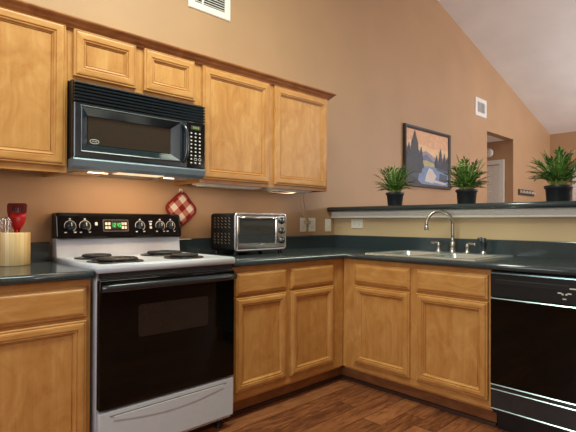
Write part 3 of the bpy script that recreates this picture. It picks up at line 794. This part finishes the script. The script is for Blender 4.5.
def whisk(t, f, h):
    d = (h-f).normalized(); s1 = d.orthogonal().normalized(); s2 = d.cross(s1)
    mb = MB(); mb.tube([f, f+d*.06, f+d*.115], [.010, .012, .009], 10); mb.build('grip', black_pl, t)
    for k in range(5):
        a = math.pi*k/5; s = s1*math.cos(a)+s2*math.sin(a); c = f+d*.112
        prof = [(.004, 0), (.012, .03), (.022, .065), (.024, .088), (.015, .106), (0, .111), (-.015, .106), (-.024, .088), (-.022, .065), (-.012, .03), (-.004, 0)]
        mb = MB(); mb.tube([c+s*w+d*z for w, z in prof], .0019, 6); mb.build('wire', chrome, t)
utensil('whisk', 'wire whisk at the left of the bamboo crock', 'whisk', 'utensils in the crock', (CX-.026, CY-.030, .927), (CX-.044, CY-.034, 1.15), whisk)

# ------------------------------------------------------------------ pot holder on its hook
def potholder():
    cx, cz = -1.556, 1.213; a = math.radians(41)
    t = thing('pot_holder', (cx, -.004, cz-.1235), 'red and white checked pot holder hanging on the wall', 'pot holder')
    rot = lambda p: (cx+p[0]*math.cos(a)-p[1]*math.sin(a), cz+p[0]*math.sin(a)+p[1]*math.cos(a))
    mb = MB(); L = []
    for sc, y in ((0, -.004), (0, -.012), (.03, -.018), (.09, -.020)):
        L.append([(rot(p)[0], y, rot(p)[1]) for p in rrect(.170-sc, .170-sc, max(.008, .035-sc/2))])
    mb.rings(L, 0, True); mb.build('quilted_face', gingham_m, t)
    mb = MB(); pts = [(rot(p)[0], -.010, rot(p)[1]) for p in rrect(.172, .172, .036, 6)]
    mb.tube(pts, .0085, 8, close=True); mb.build('binding', red_cloth, t)
    mb = MB(); top = rot((.068, .074)); 
    mb.tube([(top[0]-.012, -.012, top[1]-.02), (top[0]-.016, -.012, top[1]+.006), (top[0]-.004, -.012, top[1]+.020), (top[0]+.010, -.012, top[1]+.008), (top[0]+.006, -.012, top[1]-.018)], .0045, 8)
    mb.build('hanging_loop', red_cloth, t)
    h = thing('wall_hook', (top[0], -.001, top[1]), 'small white adhesive hook holding the pot holder', 'hook')
    mb = MB(); pr = rrect(.026, .036, .010); mb.rings([[(top[0]-.004+p[0], -.0008, top[1]+.018+p[1]) for p in pr], [(top[0]-.004+p[0], -.0035, top[1]+.018+p[1]) for p in pr]], 0, False); mb.build('plate', plate_w, h)
    mb = MB(); mb.tube([(top[0]-.004, -.003, top[1]+.022), (top[0]-.004, -.012, top[1]+.012), (top[0]-.004, -.020, top[1]+.012), (top[0]-.004, -.021, top[1]+.024)], .003, 8); mb.build('prong', plate_w, h)
potholder()

# ------------------------------------------------------------------ wall plates and cords
def wall_plate(name, T, s, z, w, h, label, kind, vertical=True):
    t = thing(name, T(s, 0, z-h/2), label, 'outlet' if kind == 'outlet' else 'switch', 'wall plates')
    mb = MB(T); pr = rrect(w, h, .006)
    mb.rings([[(s+p[0], .0006, z+p[1]) for p in pr], [(s+p[0], .004, z+p[1]) for p in pr], [(s+p[0]*.93, .0065, z+p[1]*.95) for p in pr]], 0, False); mb.build('plate', plate_w, t)
    if kind == 'outlet':
        for k in (-1, 1):
            mb = MB(T); ds, dz = (0, .024*k) if vertical else (.024*k, 0)
            pr = rrect(.030, .028, .010); mb.rings([[(s+ds+p[0], .0062, z+dz+p[1]) for p in pr], [(s+ds+p[0], .008, z+dz+p[1]) for p in pr]], 0, False)
            r = mb.build('receptacle', plate_w, t)
            mb = MB(T)
            for q in (-.006, .006):
                if vertical: mb.box(s+ds+q-.0012, s+ds+q+.0012, .0078, .0084, z+dz-.002, z+dz+.007)
                else: mb.box(s+ds-.002, s+ds+.007, .0078, .0084, z+dz+q-.0012, z+dz+q+.0012)
            mb.build('slots', slot_d, r)
    else:
        mb = MB(T); mb.box(s-.008, s+.008, .0062, .0085, z-.022, z+.022, 0, .001, 1); mb.build('rocker_frame', plate_w, t)
        mb = MB(T); mb.prism([(.008, z-.006), (.0215, z+.004), (.0215, z+.010), (.008, z+.007)], s-.0045, s+.0045, 'x'); mb.build('toggle', plate_w, t)
wall_plate('wall_outlet', TL, -.398, 1.107, .072, .118, 'white outlet with the plugged cords, left of the wall plates', 'outlet')
wall_plate('wall_outlet', TL, -.292, 1.107, .084, .118, 'white outlet in the middle, right of the hanging cords', 'outlet')
wall_plate('light_switch', TL, -.085, 1.102, .074, .112, 'white toggle switch on the tan wall beside the half wall', 'switch')
wall_plate('wall_outlet', TR, .258, 1.117, .122, .078, 'white sideways outlet on the beige half wall', 'outlet', False)
for nm, a, b, m1, m2, lab in (('power_cord', (-.575, -.16, 1.385), (-.384, -.014, 1.128), (-.56, -.10, 1.26), (-.43, -.02, 1.23), 'left of two pale cords hanging from the cabinet to the outlets'),
                              ('power_cord', (-.500, -.12, 1.385), (-.352, -.014, 1.128), (-.46, -.05, 1.30), (-.39, -.02, 1.22), 'right of two pale cords hanging from the cabinet to the outlets')):
    t = thing(nm, b, lab, 'cord', 'cords by the outlets')
    mb = MB(); mb.tube(bez(a, m1, m2, (b[0], -.030, b[2]), 16), .0035, 6); mb.build('cable', cord_w, t)
    mb = MB(); mb.box(b[0]-.011, b[0]+.011, -.040, -.0088, b[2]-.014, b[2]+.014, 0, .004); mb.build('plug', cord_w, t)
# slim light fixtures under the right wall cabinet, with a loop of cord
for sx0, sx1, lab in ((-1.575, -1.08, 'slim white light under the left half of the right wall cabinet'), (-1.03, -.58, 'slim white light under the right half of the right wall cabinet')):
    t = thing('under_cabinet_light', ((sx0+sx1)/2, -.21, 1.345), lab, 'light', 'under-cabinet lights')
    mb = MB(); mb.box(sx0, sx1, -.270, -.170, 1.3605, 1.386, 0, .003); mb.build('housing', plate_w, t)
    mb = MB(); mb.box(sx0+.02, sx1-.02, -.262, -.185, 1.354, 1.3605, 0, .002); mb.build('diffuser', plain('ribbed_diffuser', sr(225, 225, 220), .4), t)
    area('under_cabinet_lamp', ((sx0+sx1)/2, -.222, 1.352), ((sx0+sx1)/2, -.12, .9), sx1-sx0-.1, .06, .75, (1, .80, .58))
mb = MB(); mb.tube(bez((-1.055, -.22, 1.366), (-.98, -.28, 1.325), (-.80, -.25, 1.325), (-.545, -.17, 1.384), 18), .0032, 6)
tag(mb.build('power_cord', cord_w), 'pale cord sagging under the right wall cabinet', 'cord')

# ------------------------------------------------------------------ wall decor, vents
def vent(x0, x1, z0, z1, label, m, horiz, divs):
    t = thing('air_vent', ((x0+x1)/2, 0, z0), label, 'vent', 'wall air vents')
    mb = MB(TL); lp = lambda i, d: [(x0+i, d, z0+i), (x1-i, d, z0+i), (x1-i, d, z1-i), (x0+i, d, z1-i)]
    mb.rings([lp(m, .001), lp(0, .001), lp(0, .006), lp(.006, .012), lp(m-.004, .012), lp(m, .008), lp(m, .001)], 0, False, True, False, False); mb.build('frame', white_door, t)
    mb = MB(TL); mb.box(x0+m, x1-m, .0008, .002, z0+m, z1-m); mb.build('duct', slot_d, t)
    n = divs
    for k in range(n):
        mb = MB(TL)
        if horiz:
            z = z0+m+(z1-z0-2*m)*(k+.5)/n; mb.prism([(.002, z+.004), (.010, z-.004), (.011, z-.002), (.003, z+.006)], x0+m, x1-m, 'x')
        else:
            x = x0+m+(x1-x0-2*m)*(k+.5)/n; mb.box(x-.006, x+.006, .003, .009, z0+m, z1-m)
        mb.build('slat', white_door, t)
    if horiz:
        mb = MB(TL); mb.box(x0+m+.055, x0+m+.067, .003, .0115, z0+m, z1-m); mb.build('divider', white_door, t)
vent(-1.507, -1.160, 2.575, 2.90, 'white air vent high above the wall cabinets', .05, True, 13)
vent(2.834, 3.175, 2.557, 2.800, 'small white air vent above the hallway opening', .055, False, 6)

def picture():
    x0, x1, z0, z1 = 1.108, 2.110, 1.522, 2.185
    t = thing('framed_painting', ((x0+x1)/2, -.002, z0), 'dark framed landscape painting of a lake and pines', 'painting')
    fm = plain('dark_frame', sr(52, 46, 46), .35, var=.15)
    mb = MB(TL); lp = lambda i, d: [(x0+i, d, z0+i), (x1-i, d, z0+i), (x1-i, d, z1-i), (x0+i, d, z1-i)]
    mb.rings([lp(0, .002), lp(0, .030), lp(.005, .036), (lp(.022, .034)), lp(.030, .028), lp(.036, .026), lp(.038, .012)], 0, False, True, True, False); mb.build('frame', fm, t)
    a0, a1, b0, b1 = x0+.038, x1-.038, z0+.038, z1-.038
    mats = [plain('paint_'+n, sr(*c), .6, var=.12, scale=25) for n, c in (('sky', (216, 168, 132)), ('glow', (226, 190, 150)), ('mountain', (112, 112, 140)), ('meadow', (176, 172, 118)),
            ('pine', (68, 70, 78)), ('lake', (122, 144, 180)), ('reflection', (206, 196, 190)), ('bank', (78, 88, 108)), ('haze', (148, 140, 156)))]
    mb = MB(TL); lay = [0]
    def P(pts, mi):
        lay[0] += 1; d = .013+.0004*lay[0]
        mb.poly([(a0+(a1-a0)*u, d, b0+(b1-b0)*v) for u, v in pts], mi)
    P([(0, 0), (1, 0), (1, 1), (0, 1)], 0)
    P([(0, .55), (1, .55), (1, .74), (.6, .70), (0, .8)], 1)
    P([(0, .40), (1, .38), (1, .52), (.86, .56), (.72, .50), (.58, .58), (.45, .64), (.34, .60), (.2, .70), (0, .66)], 8)
    P([(0, .38), (1, .38), (1, .46), (.8, .50), (.62, .46), (.46, .58), (.3, .50), (0, .56)], 2)
    P([(.25, .33), (.7, .33), (.62, .43), (.45, .46), (.3, .44)], 3)
    P([(0, 0), (1, 0), (1, .34), (.6, .36), (.3, .34), (0, .30)], 5)
    P([(.42, .06), (.62, .03), (.70, .18), (.60, .30), (.52, .32), (.46, .2)], 6)
    P([(0, .12), (.18, .16), (.34, .26), (.30, .34), (0, .40)], 7)
    P([(.70, .30), (1, .24), (1, .42), (.74, .40)], 7)
    P([(.06, .02), (.26, .06), (.30, .26), (.12, .28), (.02, .18)], 7); P([(.76, .10), (.94, .06), (.98, .22), (.78, .24)], 7)
    P([(0, .0), (.34, 0), (.22, .10), (0, .16)], 4)
    P([(.60, .06), (.98, .02), (.96, .06), (.66, .10)], 6)
    def pine(u, v0, v1, w):
        n = 7; L, R = [], []
        for k in range(n+1):
            s = k/n; ww = w*(1-s)**.8*(1.12 if k % 2 else .82)+.004; L.append((u-ww, v0+(v1-v0)*s)); R.append((u+ww, v0+(v1-v0)*s))
        P(L+R[::-1], 4)
    pine(.19, .2, .98, .17); pine(.06, .2, .74, .08); pine(.33, .3, .70, .06)
    pine(.80, .34, .74, .06); pine(.90, .32, .66, .05); pine(.70, .34, .60, .04); pine(.97, .32, .6, .04)
    mb.build('canvas', mats, t, normals=False)
picture()

t = thing('coat_rail', (4.66, 0, 1.56), 'dark coat rail with pale hooks right of the hallway opening', 'coat rail')
mb = MB(TL); mb.box(4.337, 4.987, .001, .018, 1.562, 1.654, 0, .003); mb.build('board', plain('dark_rail_wood', sr(50, 36, 32), .45), t)
for k in range(5):
    x = 4.40+.13*k; mb = MB(TL); mb.tube([(x, .017, 1.63), (x, .03, 1.622), (x, .045, 1.597), (x, .058, 1.60), (x, .062, 1.618)], .008, 8); mb.box(x-.014, x+.014, .0178, .022, 1.592, 1.640); mb.build('hook', plate_w, t)
t = thing('smoke_detector', (DX1, .367, 2.228), 'round white smoke detector above the hallway door', 'smoke detector')
mb = MB(); mb.lathe((DX1-.001, .367, 2.228), [(.07, 0), (.072, -.012), (.062, -.03), (.03, -.036)], 28, 'x'); mb.build('base', white_door, t)
mb = MB(); mb.lathe((DX1-.0365, .367, 2.228), [(.022, 0), (.02, -.004)], 16, 'x'); mb.build('sensor_cap', plate_w, t)

# ------------------------------------------------------------------ potted palms on the ledge
def palm(cx, cy, rb, rt, h, label, seed, height, spread, n):
    rnd = random.Random(seed); z0 = 1.2625
    t = thing('potted_palm', (cx, cy, z0), label, 'plant', 'potted palms on the bar ledge')
    mb = MB(); mb.lathe((cx, cy, z0), [(rb*.92, 0), (rb, .004), (rt*.93, h*.80), (rt*1.03, h*.82), (rt*1.05, h*.99), (rt*1.02, h), (rt*.93, h), (rt*.90, h*.8), (rt*.6, h*.78)], 32); mb.build('pot', terracotta, t)
    mb = MB(); mb.lathe((cx, cy, z0), [(rt*.905, h*.86), (rt*.6, h*.90), (.004, h*.905)], 24); mb.build('soil', soil, t)
    st, lf = MB(), MB()
    for k in range(n):
        az = 2.39996*k+rnd.uniform(-.3, .3); rad = rt*.6*math.sqrt(rnd.random())
        o = Vector((cx+rad*math.cos(az), cy+rad*math.sin(az), z0+h*.88))
        out = Vector((math.cos(az), math.sin(az), 0)); th = math.radians(8+72*((k+.5)/n)**.9+rnd.uniform(-6, 6))
        R = math.hypot(height*math.cos(th), spread*math.sin(th))*rnd.uniform(.82, 1.04)
        e = o+out*R*math.sin(th)+Vector((0, 0, R*math.cos(th)+.02))
        pts = bez(o, o+Vector((0, 0, R*.40))+out*R*.10*math.sin(th), o.lerp(e, .62)+Vector((0, 0, R*.24)), e, 12)
        st.tube(pts, [.0026*(1-.7*i/12)+.0005 for i in range(13)], 5)
        side0 = out.cross(Vector((0, 0, 1)))
        for i in range(3, 13):
            p = pts[i]; d = (pts[min(i+1, 12)]-pts[i-1]).normalized(); side = (side0-d*side0.dot(d)).normalized(); nn = side.cross(d)
            ln = .052*rnd.uniform(.75, 1.15); wd = .0050*rnd.uniform(.85, 1.25)
            for sg in ((-1, 1) if i < 12 else (0,)):
                dr = (d*(.8 if sg else 1)+side*sg*rnd.uniform(.5, .85)+Vector((0, 0, rnd.uniform(-.1, .3)))).normalized()
                wv = dr.cross(nn).normalized()
                mid = p+dr*ln*.5; tip = p+dr*ln+Vector((0, 0, -ln*rnd.uniform(.0, .3)))
                r0 = lf.v(tuple(p)); m = lf.v(tuple(mid)); ml = lf.v(tuple(mid+wv*wd+nn*.002)); mr = lf.v(tuple(mid-wv*wd+nn*.002)); tt = lf.v(tuple(tip))
                q = p+dr*ln*.22; ql = lf.v(tuple(q+wv*wd*.75+nn*.0015)); qr = lf.v(tuple(q-wv*wd*.75+nn*.0015)); qm = lf.v(tuple(q))
                lf.face([r0, qm, ql]); lf.face([r0, qr, qm]); lf.face([qm, m, ml, ql]); lf.face([qm, qr, mr, m]); lf.face([m, tt, ml]); lf.face([m, mr, tt])
    st.build('stems', stem_m, t); lf.build('foliage', leaf_m, t, normals=False)
palm(.04, -.608, .056, .0705, .108, 'smallest potted palm, leftmost on the ledge in front of the painting', 11, .205, .080, 34)
palm(.04, -1.203, .061, .0725, .104, 'middle potted palm on the ledge, right of the painting', 23, .205, .070, 42)
palm(.04, -1.790, .066, .0765, .100, 'largest potted palm, rightmost on the ledge by the far wall', 37, .212, .115, 48)
